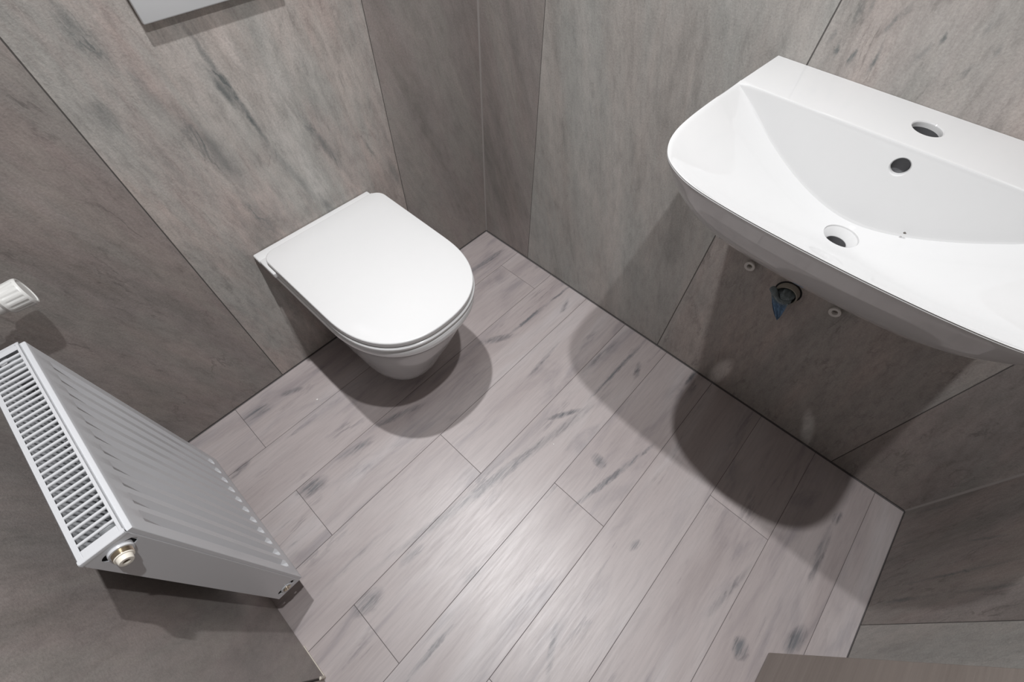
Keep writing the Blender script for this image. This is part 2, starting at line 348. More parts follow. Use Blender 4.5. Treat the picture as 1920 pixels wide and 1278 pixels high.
# back wall: x along +x, outward = +y
wall('wall_back', frame(0, 0, 0), [(LX, -0.944), (-0.944, -0.349), (-0.349, -0.0015)], ZS, {0: STONE_D, 1: STONE_A, 2: STONE_C})
# right wall (basin): along = -y, outward = +x  -> rotate -90deg: local x -> -y, local y -> +x
wall('wall_right', frame(0, 0, -PI/2), [(0.0015, 0.2285), (0.2285, 0.829), (0.829, 1.432), (1.432, -FY-0.0015)], ZS, {0: STONE_C, 1: STONE_B, 2: STONE_E, 3: STONE_D})
# front wall: outward = -y : rotate 180: local x -> -x
wall('wall_front', frame(0, FY, PI), [(0.0015, 0.363), (0.363, 0.963), (0.963, -LX)], ZS, {0: STONE_F, 1: STONE_B, 2: STONE_B})
# left wall: outward = -x: rotate 90: local x -> +y
wl = wall('wall_left', frame(LX, 0, PI/2), [(DY0, -0.165), (-0.165, -0.0015)], ZS, {0: STONE_C, 1: STONE_C})
obj('wall_left_return', box((LX-0.10, FY-0.09, -0.05), (LX-0.0015, DY1, CH)), GROUT, wl).matrix_parent_inverse = wl.matrix_world.inverted()
bpy.data.objects['wall_left_return'].name = 'return_pier'
o = obj('lintel', box((LX-0.10, DY1, 2.03), (LX, DY0, CH)), CEIL, wl); o.matrix_parent_inverse = wl.matrix_world.inverted()
# door lining on the reveal
lin = obj('trim_1', box((LX-0.112, DY0-0.022, 0.0), (LX-0.003, DY0-0.001, 2.03), 0.002), VENEER); tag(lin, 'wood door lining at the doorway edge of the left wall', None, kind='structure')
lin2 = obj('trim_2', box((LX-0.112, DY1+0.000, 0.0), (LX-0.034, DY1+0.02, 2.03), 0.002), VENEER); tag(lin2, kind='structure')
# ceiling with two recessed lamps
ceil = obj('ceiling', box((LX-0.1, FY-0.09, CH), (0.09, 0.09, CH+0.05)), CEIL); tag(ceil, kind='structure')
# silicone beads in the corners
def bead(name, x, y, sx, sy, r=0.0042):
    bm = bmesh.new(); n = 6; prof = [(0, 0)] + [(sx*(r - r*1.0*math.sin(t)*0.92), sy*(r - r*math.cos(t)*0.92)) for t in [PI/2*i/n for i in range(n+1)]]
    # concave fillet between both walls
    prof = [(0, 0)] + [(sx*r*(1-math.sin(PI/2*i/n)) , sy*r*(1-math.cos(PI/2*i/n))) for i in range(n+1)]
    rings_mesh(bm, [[Vector((x+px, y+py, z)) for px, py in prof] for z in (0.002, 1.2, CH-0.001)])
    bmesh.ops.recalc_face_normals(bm, faces=bm.faces[:])
    return tag(obj(name, bm, SILICONE), kind='structure')
bead('trim_3', 0, 0, -1, -1); bead('trim_4', 0, FY, -1, 1); bead('trim_5', LX, 0, 1, -1)
# unpainted filler strip showing along the floor joint at the doorway edge
bm = bmesh.new(); add_box(bm, (LX+0.0003, DY0+0.002, 0.0), (LX+0.0022, DY0+0.085, 0.0035), 0.0004)
tag(obj('trim_6', bm, CREAM), kind='structure')
bm = bmesh.new(); add_box(bm, (LX-0.003, DY0-0.0035, 0.0), (LX+0.0025, DY0+0.003, 0.03), 0.001)
tag(obj('trim_7', bm, CREAM), kind='structure')

# ------------------------------------------------------------------ open door leaf
dr = obj('door_1', box((LX+0.004, DY1-0.040, 0.006), (-0.570, DY1, 2.01), 0.0012, 2), VENEER); tag(dr, kind='structure')

# ------------------------------------------------------------------ wash basin
YC = -1.043
half = [(0.0, 0.2665), (0.08, 0.2705), (0.16, 0.2745), (0.235, 0.2775), (0.30, 0.2775), (0.345, 0.2735), (0.382, 0.2630), (0.412, 0.2440),
        (0.433, 0.2140), (0.445, 0.1780), (0.4525, 0.1200), (0.4560, 0.0600), (0.4570, 0.0)]
def catmull(P, m):
    out = []
    for i in range(len(P)-1):
        p0 = P[max(i-1, 0)]; p1 = P[i]; p2 = P[i+1]; p3 = P[min(i+2, len(P)-1)]
        for k in range(m):
            t = k/m
            out.append(tuple(0.5*((2*p1[c]) + (-p0[c]+p2[c])*t + (2*p0[c]-5*p1[c]+4*p2[c]-p3[c])*t*t + (-p0[c]+3*p1[c]-3*p2[c]+p3[c])*t**3) for c in range(2)))
    out.append(P[-1]); return out
hh = half + [(d, -w) for d, w in half[-2::-1]]
side = catmull(hh, 9)
outl = [(-d, w) for d, w in side]                       # x, dy ; from back-left round the front to back-right
nb = 46
a0, b0 = outl[-1], outl[0]
outl += [(0.0, a0[1] + (b0[1]-a0[1])*k/nb) for k in range(1, nb)]
OUT = [Vector((x, YC+dy, 0)) for x, dy in outl]
DC = Vector((-0.207, YC, 0))
ZR, DEP, RX = 0.900, 0.127, -0.139
def smin(a, b, k):
    h = max(0.0, min(1.0, 0.5 + 0.5*(b-a)/k)); return b*(1-h) + a*h - k*h*(1-h)
def smax(a, b, k): return -smin(-a, -b, k)
def ztop(p, rho):
    zf, zb = surf(p, rho)                                # dished front, steep wall under the tap deck
    z = smax(zf, zb, 0.009)
    return smin(z, ZR, 0.006)
rings = []
def surf(p, rho):
    nx, ny = p.x-DC.x, p.y-DC.y
    if nx > 0: rho = math.hypot(nx/0.33, ny/0.2775)
    zf = ZR - DEP*(1 - rho**1.65); zb = ZR + (p.x - RX)/0.20
    return zf, zb
def knots(o):
    """per ray: where it crosses the crease at the foot of the rear wall and the ridge of the tap deck"""
    rr = 0.985
    if o.x > DC.x + 1e-4: rr = min(0.985, max(0.05, (RX-DC.x)/(o.x-DC.x)))
    rc = rr - 0.012
    lo = None; k = 0.0
    while k < rr:
        p = DC + (o-DC)*k; zf, zb = surf(p, k)
        if zb > zf: lo = k; break
        k += 0.002
    if lo is not None: rc = min(lo, rr-0.012)
    return rc, rr
def ease(t): return 0.5 - 0.5*math.cos(PI*t)
NA, NB_, NC_ = 34, 22, 22
KN = []
def top_point(o, rho):
    p = DC + (o-DC)*rho; return p
R = []
bm = bmesh.new()
# below: from the flat underside up to the lip
under = [(0.741, 0.40, 0.34), (0.743, 0.54, 0.46), (0.753, 0.66, 0.58), (0.770, 0.765, 0.69), (0.795, 0.845, 0.785), (0.822, 0.902, 0.865), (0.848, 0.943, 0.925), (0.866, 0.966, 0.958), (0.878, 0.980, 0.977)]
for z, sx, sy in under:
    rings.append([Vector((o.x*sx, YC+(o.y-YC)*sy, z)) for o in OUT])
rings.append([Vector((o.x*0.9905, YC+(o.y-YC)*0.989, 0.8860)) for o in OUT])
rings.append([Vector((o.x*0.9970, YC+(o.y-YC)*0.9965, 0.8918)) for o in OUT])
rings.append([Vector((o.x, o.y, 0.8960)) for o in OUT])
rings.append([Vector((o.x*0.9988, YC+(o.y-YC)*0.9985, 0.8982)) for o in OUT])
KN = [knots(o) for o in OUT]
for i in range(NA+NB_+NC_):
    ring = []
    for (rc, rr_), o in zip(KN, OUT):
        if i < NC_: rho = 1 - (1-rr_)*ease(i/NC_) if i else 0.9975
        elif i < NC_+NB_: rho = rr_ - (rr_-rc)*ease((i-NC_)/NB_)
        else: rho = rc*(1 - math.sin(PI/2*(i-NC_-NB_)/NA)*0.999) if i > NC_+NB_ else rc
        p = top_point(o, rho); p.z = ztop(p, rho); ring.append(p)
    rings.append(ring)
Rv = [[bm.verts.new(p) for p in r] for r in rings]; n = len(OUT)
for a, b in zip(Rv, Rv[1:]):
    for i in range(n):
        j = (i+1) % n; bm.faces.new((a[i], a[j], b[j], b[i]))
ct = bm.verts.new((DC.x, DC.y, ZR-DEP)); cb = bm.verts.new((-0.1, YC, 0.741))
for i in range(n):
    j = (i+1) % n; bm.faces.new((Rv[-1][i], Rv[-1][j], ct)); bm.faces.new((Rv[0][j], Rv[0][i], cb))
bmesh.ops.recalc_face_normals(bm, faces=bm.faces[:])
basin = empty('wash_basin', (0, YC, 0.742))
tag(basin, 'white ceramic wall-hung wash basin with no tap, mounted on the right tiled wall', 'wash basin')
bowl = obj('basin_bowl', bm, CERAMIC)
def cutter(prof, org, ax, n=40):
    b_ = bmesh.new(); lathe(b_, prof, org, ax, n); return obj('cutter', b_, CERAMIC)
zd = ZR - DEP
cs = [cutter([(0.0160, -0.08), (0.0160, -0.012), (0.0175, -0.0095), (0.0240, -0.002), (0.0262, 0.0), (0.0275, 0.004), (0.0275, 0.02)], (DC.x, DC.y, zd), (0, 0, 1)),
      cutter([(0.0210, -0.046), (0.0210, -0.004), (0.0216, -0.0015), (0.0232, 0.0003), (0.0232, 0.02)], (-0.068, YC-0.002, ZR), (0, 0, 1)),
      cutter([(0.0118, -0.045), (0.0118, -0.004), (0.0124, -0.0015), (0.0140, 0.0005), (0.0140, 0.006)], (-0.1445, YC-0.003, 0.8725), (-0.98, 0, 0.2))]
boolean_cut(bowl, cs, 28); rel(bowl, basin)
# overflow and tap cavities: discs coloured dark for the shade inside the hollow casting
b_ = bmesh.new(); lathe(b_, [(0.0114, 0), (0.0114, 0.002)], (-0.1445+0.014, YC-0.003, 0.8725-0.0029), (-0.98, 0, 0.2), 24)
rel(obj('overflow_shade_disc', b_, HOLE_SHADE), basin)
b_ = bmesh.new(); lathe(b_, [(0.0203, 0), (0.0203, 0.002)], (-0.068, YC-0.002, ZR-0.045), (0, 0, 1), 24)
rel(obj('tap_hole_shade_disc', b_, BLACK), basin)
def shade_sleeve(name, r, org, d0, d1):  # thin sleeve coloured dark for the shade down the hole
    b_ = bmesh.new(); lathe(b_, [(r, d0), (r, d1), (r-0.0004, d1), (r-0.0004, d0), (r, d0)], org, (0, 0, 1), 36, close=False); rel(obj(name, b_, HOLE_SHADE, smooth=40), basin)
shade_sleeve('tap_hole_shade_sleeve', 0.0209, (-0.068, YC-0.002, ZR), -0.043, -0.0085)
shade_sleeve('drain_shade_sleeve', 0.0159, (DC.x, DC.y, ZR-DEP), -0.030, -0.0125)

# ------------------------------------------------------------------ pipe ends and rag under the basin
def wall_sleeve(y, z, label):
    b_ = bmesh.new()
    lathe(b_, [(0.0055, 0.010), (0.0060, -0.0085), (0.0066, -0.0095), (0.0120, -0.0100), (0.0128, -0.0092), (0.0128, -0.0072), (0.0098, -0.0060), (0.0095, 0.0), (0.0095, 0.004)], (0, y, z), (1, 0, 0), 28, close=False)
    # dark end of the bore
    root = empty('pipe_sleeve', (0, y, z)); tag(root, label, 'pipe sleeve')
    rel(obj('collar', b_, PIPEW, smooth=40), root)
    b_ = bmesh.new(); lathe(b_, [(0.0054, -0.001), (0.0054, 0.001)], (0, y, z), (1, 0, 0), 20); rel(obj('bore', b_, PIPE), root)
wall_sleeve(-0.938, 0.476, 'white hollow pipe sleeve in the basin wall, on the left of the rag-stuffed drain pipe')
wall_sleeve(-1.147, 0.477, 'white hollow pipe sleeve in the basin wall, on the right of the rag-stuffed drain pipe')
PY, PZ = -1.043, 0.458
waste = empty('waste_pipe', (0, PY, PZ)); tag(waste, 'open round grey drain pipe end sticking from the wall under the basin', 'pipe')
b_ = bmesh.new(); lathe(b_, [(0.0225, 0.001), (0.0225, -0.016), (0.0235, -0.0175), (0.0255, -0.0175), (0.0265, -0.016), (0.0265, 0.001)], (0, PY, PZ), (1, 0, 0), 36, close=False)
rel(obj('pipe_socket', b_, PIPE, smooth=40), waste)
b_ = bmesh.new(); lathe(b_, [(0.029, 0.0015), (0.0305, 0.0), (0.029, -0.0012), (0.0268, -0.0012), (0.0268, 0.0015)], (0, PY, PZ), (1, 0, 0), 36)
rel(obj('sealing_ring', b_, BLACK, smooth=40), waste)
b_ = bmesh.new(); lathe(b_, [(0.0222, -0.0005), (0.0222, -0.003)], (0, PY, PZ), (1, 0, 0), 30); rel(obj('pipe_bore', b_, BLACK), waste)
# rag
def rag_material():
    m, nt, b = new_mat('blue_cloth'); L = nt.links.new
    w = N(nt, 'ShaderNodeTexNoise', Scale=140.0, Detail=3.0); tc = nt.nodes.new('ShaderNodeTexCoord'); L(tc.outputs['Object'], w.inputs['Vector'])
    at = nt.nodes.new('ShaderNodeSeparateXYZ'); L(tc.outputs['Object'], at.inputs[0])
    mr = nt.nodes.new('ShaderNodeMapRange'); mr.inputs['From Min'].default_value = -0.006; mr.inputs['From Max'].default_value = -0.022
    L(at.outputs[2], mr.inputs['Value'])
    c = mixc(nt, 'MIX', mr.outputs[0], (0.20, 0.24, 0.25), (0.16, 0.27, 0.42))
    wv = N(nt, 'ShaderNodeTexWave', Scale=190.0, Distortion=2.0); L(tc.outputs['Object'], wv.inputs['Vector'])
    c = mixc(nt, 'MULTIPLY', 0.55, c, ramp(nt, wv.outputs['Fac'], [(0.0, g(0.45)), (0.6, g(1.15))]))
    c = mixc(nt, 'MULTIPLY', 0.5, c, ramp(nt, w.outputs['Fac'], [(0.35, g(0.6)), (0.65, g(1.15))]))
    L(c, b.inputs['Base Color']); b.inputs['Roughness'].default_value = 0.95
    bp = N(nt, 'ShaderNodeBump', Strength=0.6, Distance=0.001); L(wv.outputs['Fac'], bp.inputs['Height']); L(bp.outputs[0], b.inputs['Normal'])
    return m
RAG = rag_material()
def build_rag():
    # bunched cloth pushed in the pipe mouth: a crumpled plug, a roll drooping forward and a triangular tail
    b_ = bmesh.new(); nu, nv = 40, 18
    prof = [(0.003, 0.018), (0.003, 0.0205), (-0.010, 0.0195), (-0.020, 0.0175), (-0.027, 0.013), (-0.030, 0.007), (-0.031, 0.002)]
    rings = []
    for i in range(nv+1):
        t = i/nv; q = t*(len(prof)-1); k = min(int(q), len(prof)-2); f = q-k
        x = prof[k][0]*(1-f)+prof[k+1][0]*f; r = prof[k][1]*(1-f)+prof[k+1][1]*f
        ring = []
        for j in range(nu):
            a = 2*PI*j/nu
            fold = 0.24*math.sin(5*a + 4*t) + 0.13*math.sin(9*a - 6*t)
            rr = r*(1 + fold*min(1, t*1.6)*0.9)
            ring.append(Vector((x, rr*math.cos(a)*1.05, rr*math.sin(a)*0.9 - 0.006*t)))
        rings.append(ring)
    rings_mesh(b_, rings)
    root = empty('cleaning_rag', (0, PY, PZ)); tag(root, 'crumpled blue-grey rag stuffed in the drain pipe under the basin', 'rag')
    bmesh.ops.recalc_face_normals(b_, faces=b_.faces[:])
    obj('bunched_cloth', b_, RAG, root, smooth=70)
    # rolled upper fold sagging toward the left
    b_ = bmesh.new(); pts = []; rad = []
    for i in range(15):
        t = i/14
        pts.append((-0.021 - 0.012*math.sin(PI*t), -0.016 + 0.050*t, -0.004 - 0.006*math.sin(2*PI*t*0.8) + 0.004*t)); rad.append(0.0062 + 0.0016*math.sin(9*t))
    tube(b_, pts, rad, 14); obj('rolled_edge', b_, RAG, root, smooth=70)
    # triangular tail: pleated sheet with thickness
    b_ = bmesh.new(); M = 22; K = 16; grid = []
    for i in range(M+1):
        t = i/M; w = 0.021*(1-t)**0.85 + 0.0014; row = []
        for j in range(K+1):
            s = j/K*2-1
            row.append(Vector((-0.030 - 0.010*math.sin(t*2.2) + 0.0022*math.sin(s*8 + t*3) + 0.006*t,
                               0.006 + w*s - 0.026*t, -0.006 - 0.056*t + 0.002*math.cos(s*6))))
        grid.append(row)
    F = [[b_.verts.new(p) for p in r] for r in grid]; Bk = [[b_.verts.new(p + Vector((0.0014, 0, 0))) for p in r] for r in grid]
    for i in range(M):
        for j in range(K):
            b_.faces.new((F[i][j], F[i][j+1], F[i+1][j+1], F[i+1][j])); b_.faces.new((Bk[i][j], Bk[i+1][j], Bk[i+1][j+1], Bk[i][j+1]))
    for j in range(K):
        b_.faces.new((F[0][j], Bk[0][j], Bk[0][j+1], F[0][j+1])); b_.faces.new((F[M][j], F[M][j+1], Bk[M][j+1], Bk[M][j]))
    for i in range(M):
        b_.faces.new((F[i][0], F[i+1][0], Bk[i+1][0], Bk[i][0])); b_.faces.new((F[i][K], Bk[i][K], Bk[i+1][K], F[i+1][K]))
    bmesh.ops.recalc_face_normals(b_, faces=b_.faces[:])
    obj('hanging_corner', b_, RAG, root, smooth=70)
build_rag()

# ------------------------------------------------------------------ toilet
XC = -0.6335
def dshape(w, tip, z, back=0.0, nexp=2.35, xc=XC, str_frac=0.575, rb=0.0, wb=None, n=44):
    """D outline: straight back at y=-back, sides, rounded front at y=-tip. rb: back corner radius"""
    Ls = back + (tip-back)*str_frac - 0.0; pts = []
    wb = w if wb is None else wb
    # front arc from +x to -x
    for i in range(n+1):
        a = PI*i/n; ca, sa = math.cos(a), math.sin(a)
        x = w*(abs(ca)**(2/nexp))*(1 if ca >= 0 else -1); y = -(Ls + (tip-Ls)*(abs(sa)**(2/nexp)))
        pts.append((x, y))
    m = 10
    for i in range(1, m):                               # left side back to the wall
        t = i/m; pts.append((-(w + (wb-w)*t), -(Ls + (back+rb-Ls)*t)))
    for i in range(7):
        a = PI/2*i/6; pts.append((-(wb-rb) - rb*math.cos(a), -(back+rb) + rb*math.sin(a)))
    for i in range(1, 8):
        t = i/8; pts.append((-(wb-rb) + 2*(wb-rb)*t, -back))
    for i in range(7):
        a = PI/2*(1-i/6); pts.append(((wb-rb) + rb*math.cos(a), -(back+rb) + rb*math.sin(a)))
    for i in range(1, m):
        t = 1-i/m; pts.append(((w + (wb-w)*t), -(Ls + (back+rb-Ls)*t)))
    return [Vector((xc+x, y, z)) for x, y in pts]
wc = empty('toilet', (XC, 0, 0.07))
tag(wc, 'white wall-hung toilet with closed lid, hanging on the back tiled wall', 'toilet')
b_ = bmesh.new()
prof = [(0.050, 0.074, 0.315), (0.052, 0.092, 0.345), (0.060, 0.104, 0.360), (0.08, 0.112, 0.372), (0.13, 0.123, 0.393), (0.19, 0.134, 0.420), (0.25, 0.147, 0.447),
        (0.31, 0.158, 0.472), (0.36, 0.167, 0.492), (0.39, 0.1735, 0.505), (0.405, 0.1775, 0.512), (0.412, 0.1805, 0.518), (0.420, 0.182, 0.5215), (0.4325, 0.182, 0.5215), (0.4375, 0.1805, 0.5195), (0.440, 0.177, 0.516)]
rings_mesh(b_, [dshape(w, t, z, 0.0015, 2.3, rb=0.002) for z, w, t in prof]); bmesh.ops.recalc_face_normals(b_, faces=b_.faces[:])
rel(obj('toilet_bowl', b_, WC_CER, smooth=50), wc)
def plate(name, w, tip, back, z0, z1, r, mat, rb, dome=0.0, xc=XC, under=0.0):
    b_ = bmesh.new(); rings = []
    rings.append(dshape(w-r-under, tip-r-under, z0, back+r, rb=rb, xc=xc)); rings.append(dshape(w-0.3*r-under*0.5, tip-0.3*r-under*0.5, z0+0.3*r, back+0.3*r, rb=rb, xc=xc))
    rings.append(dshape(w, tip, z0+r+under, back, rb=rb, xc=xc)); rings.append(dshape(w, tip, z1-r, back, rb=rb, xc=xc))
    for k in (1, 2, 3):
        a = PI/2*k/3; rings.append(dshape(w-r*(1-math.cos(a)), tip-r*(1-math.cos(a)), z1-r+r*math.sin(a), back+r*(1-math.cos(a)), rb=rb, xc=xc))
    for s in (0.8, 0.55, 0.3, 0.1):
        cy = -(tip+back)/2; rings.append([Vector((xc+(p.x-xc)*s, cy+(p.y-cy)*s, z1 + dome*(1-s*s))) for p in dshape(w-r, tip-r, z1, back+r, rb=rb, xc=xc)])
    rings_mesh(b_, rings); bmesh.ops.recalc_face_normals(b_, faces=b_.faces[:])
    return rel(obj(name, b_, mat, smooth=40), wc)
plate('toilet_seat', 0.1800, 0.5200, 0.052, 0.4420, 0.4540, 0.004, LIDM, 0.02)
plate('toilet_lid', 0.1785, 0.5180, 0.040, 0.4570, 0.4725, 0.0030, LIDM, 0.032, 0.0012)
# rear ledge and hinge cover between lid and wall
b_ = box((-0.645-0.1765, -0.034, 0.4405), (-0.645+0.1765, -0.0015, 0.4545), 0.004, 3); rel(obj('rear_ledge', b_, WC_CER, smooth=40), wc)
b_ = box((-0.645-0.1755, -0.100, 0.4405), (-0.645-0.150, -0.0345, 0.4562), 0.003, 3); rel(obj('hinge_cover', b_, LIDM, smooth=40), wc)
b_ = box((-0.645+0.150, -0.100, 0.4405), (-0.645+0.1755, -0.0345, 0.4562), 0.003, 3); rel(obj('hinge_cover', b_, LIDM, smooth=40), wc)
for sx in (-0.115, 0.115):
    b_ = bmesh.new(); lathe(b_, [(0.009, -0.026), (0.009, 0.026)], (-0.645+sx, -0.040, 0.4555), (1, 0, 0), 20); rel(obj('hinge_barrel', b_, WC_CER, smooth=40), wc)

# ------------------------------------------------------------------ flush plate
FX0, FX1, FZ0, FZ1 = -0.768, -0.522, 0.943, 1.107
fp = empty('flush_plate', ((FX0+FX1)/2, 0, (FZ0+FZ1)/2)); tag(fp, 'flat silvery-white flush plate high on the back wall above the toilet', 'flush plate')
rel(obj('plate', box((FX0, -0.012, FZ0), (FX1, -0.0035, FZ1), 0.0022, 3), FLUSH, smooth=40), fp)
rel(obj('backing_frame', box((FX0+0.006, -0.0035, FZ0+0.006), (FX1-0.006, 0.0, FZ1-0.006)), GROUT), fp)
for cx, rr in ((-0.690, 0.038), (-0.600, 0.038)):
    b_ = bmesh.new(); lathe(b_, [(rr, 0.0), (rr, 0.0025), (rr-0.001, 0.0035)], (cx, -0.0118, 1.025), (0, -1, 0), 40); rel(obj('flush_button', b_, FLUSH, smooth=40), fp)

# ------------------------------------------------------------------ radiator
RXF, RXB, RY0, RY1, RZ0, RZ1 = -1.1955, -1.2525, -0.608, -0.213, 0.150, 0.695
rad = empty('radiator', ((RXF+RXB)/2, (RY0+RY1)/2, RZ0)); tag(rad, 'white ribbed steel panel radiator with slotted top grille on the left wall', 'radiator')
# ribbed front panel: height field over (y, z)
NG = 12; pitch = (RY1-RY0-0.0)/NG
def groove(y, z):
    u = (y-RY0)/pitch; d = 0.0
    k = round(u)
    if 1 <= k <= NG-1:
        dy = abs(u-k)*pitch
        hw0, hw1 = 0.0040, 0.0105                        # half width at the bottom / at the top of the groove
        d = max(0.0, min(1.0, (hw1-dy)/(hw1-hw0)))
    zt, zb = RZ1-0.040, RZ0+0.036
    e = min((zt-z)/0.034, (z-zb)/0.013); e = max(0.0, min(1.0, e))
    return -0.0098*min(d, e)
ys = []
for k in range(NG+1):
    yc_ = RY0 + k*pitch
    for d_ in (-0.0105, -0.0040, 0.0040, 0.0105):
        y = yc_ + d_
        if 1 <= k <= NG-1: ys.append(y)
ys = [RY0+0.0015, RY0+0.006] + ys + [RY1-0.006, RY1-0.0015]
zs = [RZ0, RZ0+0.010, RZ0+0.036, RZ0+0.049, RZ0+0.15, (RZ0+RZ1)/2, RZ1-0.15, RZ1-0.074, RZ1-0.040, RZ1-0.012, RZ1-0.004]
b_ = bmesh.new(); Gv = []
for z in zs:
    row = []
    for y in ys:
        x = RXF + groove(y, z)
        row.append(b_.verts.new((x, y, z)))
    Gv.append(row)
for i in range(len(zs)-1):
    for j in range(len(ys)-1): b_.faces.new((Gv[i][j], Gv[i][j+1], Gv[i+1][j+1], Gv[i+1][j]))
# folded back rim at the top and the sides, closed back
bk = [b_.verts.new((RXF-0.012, y, z)) for y, z in ((ys[0], zs[0]), (ys[-1], zs[0]), (ys[-1], zs[-1]), (ys[0], zs[-1]))]
top = Gv[-1]; bot = Gv[0]; lf = [r[0] for r in Gv]; rt = [r[-1] for r in Gv]
b_.faces.new(top[::-1] + [bk[3], bk[2]][0:0] + [bk[3], bk[2]] if False else [*top[::-1], bk[3], bk[2]])
b_.faces.new([*bot, bk[1], bk[0]]); b_.faces.new([*lf, bk[3], bk[0]]); b_.faces.new([*rt[::-1], bk[1], bk[2]]); b_.faces.new(bk)
bmesh.ops.recalc_face_normals(b_, faces=b_.faces[:])
es = [e for e in b_.edges if len(e.link_faces) == 2 and e.calc_face_angle(0) > 1.2 and all(v.co.x > RXF-0.0005 for v in e.verts)]
bmesh.ops.bevel(b_, geom=es, offset=0.0016, segments=3, affect='EDGES', profile=0.5)
fpn = rel(obj('front_panel', b_, ENAMEL, smooth=25), rad)
rel(obj('rear_panel_lip', box((RXB, RY0+0.003, RZ0), (RXB+0.0022, RY1-0.003, RZ1-0.002), 0.0006), ENAMEL), rad)
# top grille: frame with round-ended slots, bars as pieces of their own
gr_root = None
GX0, GX1 = RXB, RXF-0.0062
SX0, SX1 = GX0+0.0065, GX1-0.0050
NS = 33; gp = 0.01115; gy0 = (RY0+RY1)/2 - NS*gp/2
b_ = bmesh.new()
zt = RZ1
for lo, hi in (((GX0, RY0, zt-0.0016), (SX0, RY1, zt)), ((SX1, RY0, zt-0.0016), (GX1, RY1, zt)),
               ((SX0, RY0, zt-0.0016), (SX1, gy0+0.002, zt)), ((SX0, gy0+NS*gp-0.002, zt-0.0016), (SX1, RY1, zt)),
               ((GX0, RY0, zt-0.011), (GX0+0.0016, RY1, zt)), ((GX1-0.0016, RY0, zt-0.011), (GX1, RY1, zt))):
    add_box(b_, lo, hi, 0.0007, 1)
grille = rel(obj('top_grille', b_, ENAMEL), rad)
bar = bmesh.new(); n_ = 8
bl = SX1-SX0+0.002
# bar: half-round top, lying along x
rings = []
for xx in (-bl/2, bl/2):
    rings.append([Vector((xx, 0.0021*math.cos(PI*i/n_), -0.0022 + 0.0022*math.sin(PI*i/n_))) for i in range(n_+1)] + [Vector((xx, -0.0021, -0.0032)), Vector((xx, 0.0021, -0.0032))])
rings_mesh(bar, rings); bmesh.ops.recalc_face_normals(bar, faces=bar.faces[:])
me = bpy.data.meshes.new('grille_bar'); bar.to_mesh(me); bar.free(); me.materials.append(ENAMEL)
for p_ in me.polygons: p_.use_smooth = True
me.set_sharp_from_angle(angle=math.radians(50))
for k in range(1, NS):
    o = bpy.data.objects.new('grille_bar', me); COL.objects.link(o); o.location = ((SX0+SX1)/2, gy0+k*gp, zt+0.0001)
    o.parent = grille
# side panels with a long slot round each port
def side_panel(yside, sgn):
    b_ = box((RXB, min(yside, yside-sgn*0.0016), RZ0+0.001), (GX1, max(yside, yside-sgn*0.0016), RZ1-0.0002), 0.0006)
    o = obj('side_panel', b_, ENAMEL)
    cts = []
    for zc in (0.671, 0.176):
        c_ = bmesh.new(); xm = -1.2235; L_ = 0.0105; r_ = 0.0085; pts = []
        for i in range(13): a = -PI/2 + PI*i/12; pts.append((xm+L_+r_*math.cos(a), zc+r_*math.sin(a)))
        for i in range(13): a = PI/2 + PI*i/12; pts.append((xm-L_+r_*math.cos(a), zc+r_*math.sin(a)))
        rings_mesh(c_, [[Vector((x, yside+d, z)) for x, z in pts] for d in (-0.01, 0.01)]); bmesh.ops.recalc_face_normals(c_, faces=c_.faces[:])
        cts.append(obj('cutter', c_, ENAMEL))
    boolean_cut(o, cts, 30); return rel(o, rad)
side_panel(RY0, -1); side_panel(RY1, 1)
# rounded fold where the near side panel meets the grille
for yy, s in ((RY0, 1), (RY1, -1)):
    b_ = bmesh.new(); prof = [(0.0, -0.006), (0.0, -0.0022), (0.0007, -0.0006), (0.0022, 0.0002), (0.006, 0.0002)]
    rings_mesh(b_, [[Vector((x, yy - s*0.0003 + s*a, RZ1+z)) for a, z in prof] for x in (GX0, GX1)]); bmesh.ops.recalc_face_normals(b_, faces=b_.faces[:])
    rel(obj('edge_fold', b_, ENAMEL, smooth=60), rad)
# convector fins: folded sheet, standing behind the front panel
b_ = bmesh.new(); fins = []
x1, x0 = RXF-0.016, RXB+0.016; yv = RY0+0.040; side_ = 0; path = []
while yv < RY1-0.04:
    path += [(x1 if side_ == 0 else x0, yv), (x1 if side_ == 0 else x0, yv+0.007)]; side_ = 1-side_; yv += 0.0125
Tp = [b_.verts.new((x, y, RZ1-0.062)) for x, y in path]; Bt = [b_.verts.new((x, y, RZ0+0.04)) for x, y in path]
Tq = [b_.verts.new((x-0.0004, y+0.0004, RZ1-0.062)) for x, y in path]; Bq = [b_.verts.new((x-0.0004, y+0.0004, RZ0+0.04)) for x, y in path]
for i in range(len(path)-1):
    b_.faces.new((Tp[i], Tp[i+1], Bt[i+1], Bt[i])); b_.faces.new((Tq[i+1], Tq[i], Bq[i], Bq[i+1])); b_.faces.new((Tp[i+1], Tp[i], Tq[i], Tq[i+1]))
rel(obj('convector_fins', b_, ENAMEL_SHADED), rad)
# horizontal collector tubes behind the front panel
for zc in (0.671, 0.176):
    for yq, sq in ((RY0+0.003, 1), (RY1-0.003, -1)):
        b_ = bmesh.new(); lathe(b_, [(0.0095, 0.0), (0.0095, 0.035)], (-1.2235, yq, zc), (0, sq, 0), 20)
        rel(obj('port_tube', b_, ENAMEL_SHADED, smooth=40), rad)
    rel(obj('port_slot_shade', box((-1.2440, RY0+0.0035, zc-0.0095), (-1.2030, RY0+0.0050, zc+0.0095)), BLACK), rad)  # black plate in place of the shade behind the slot
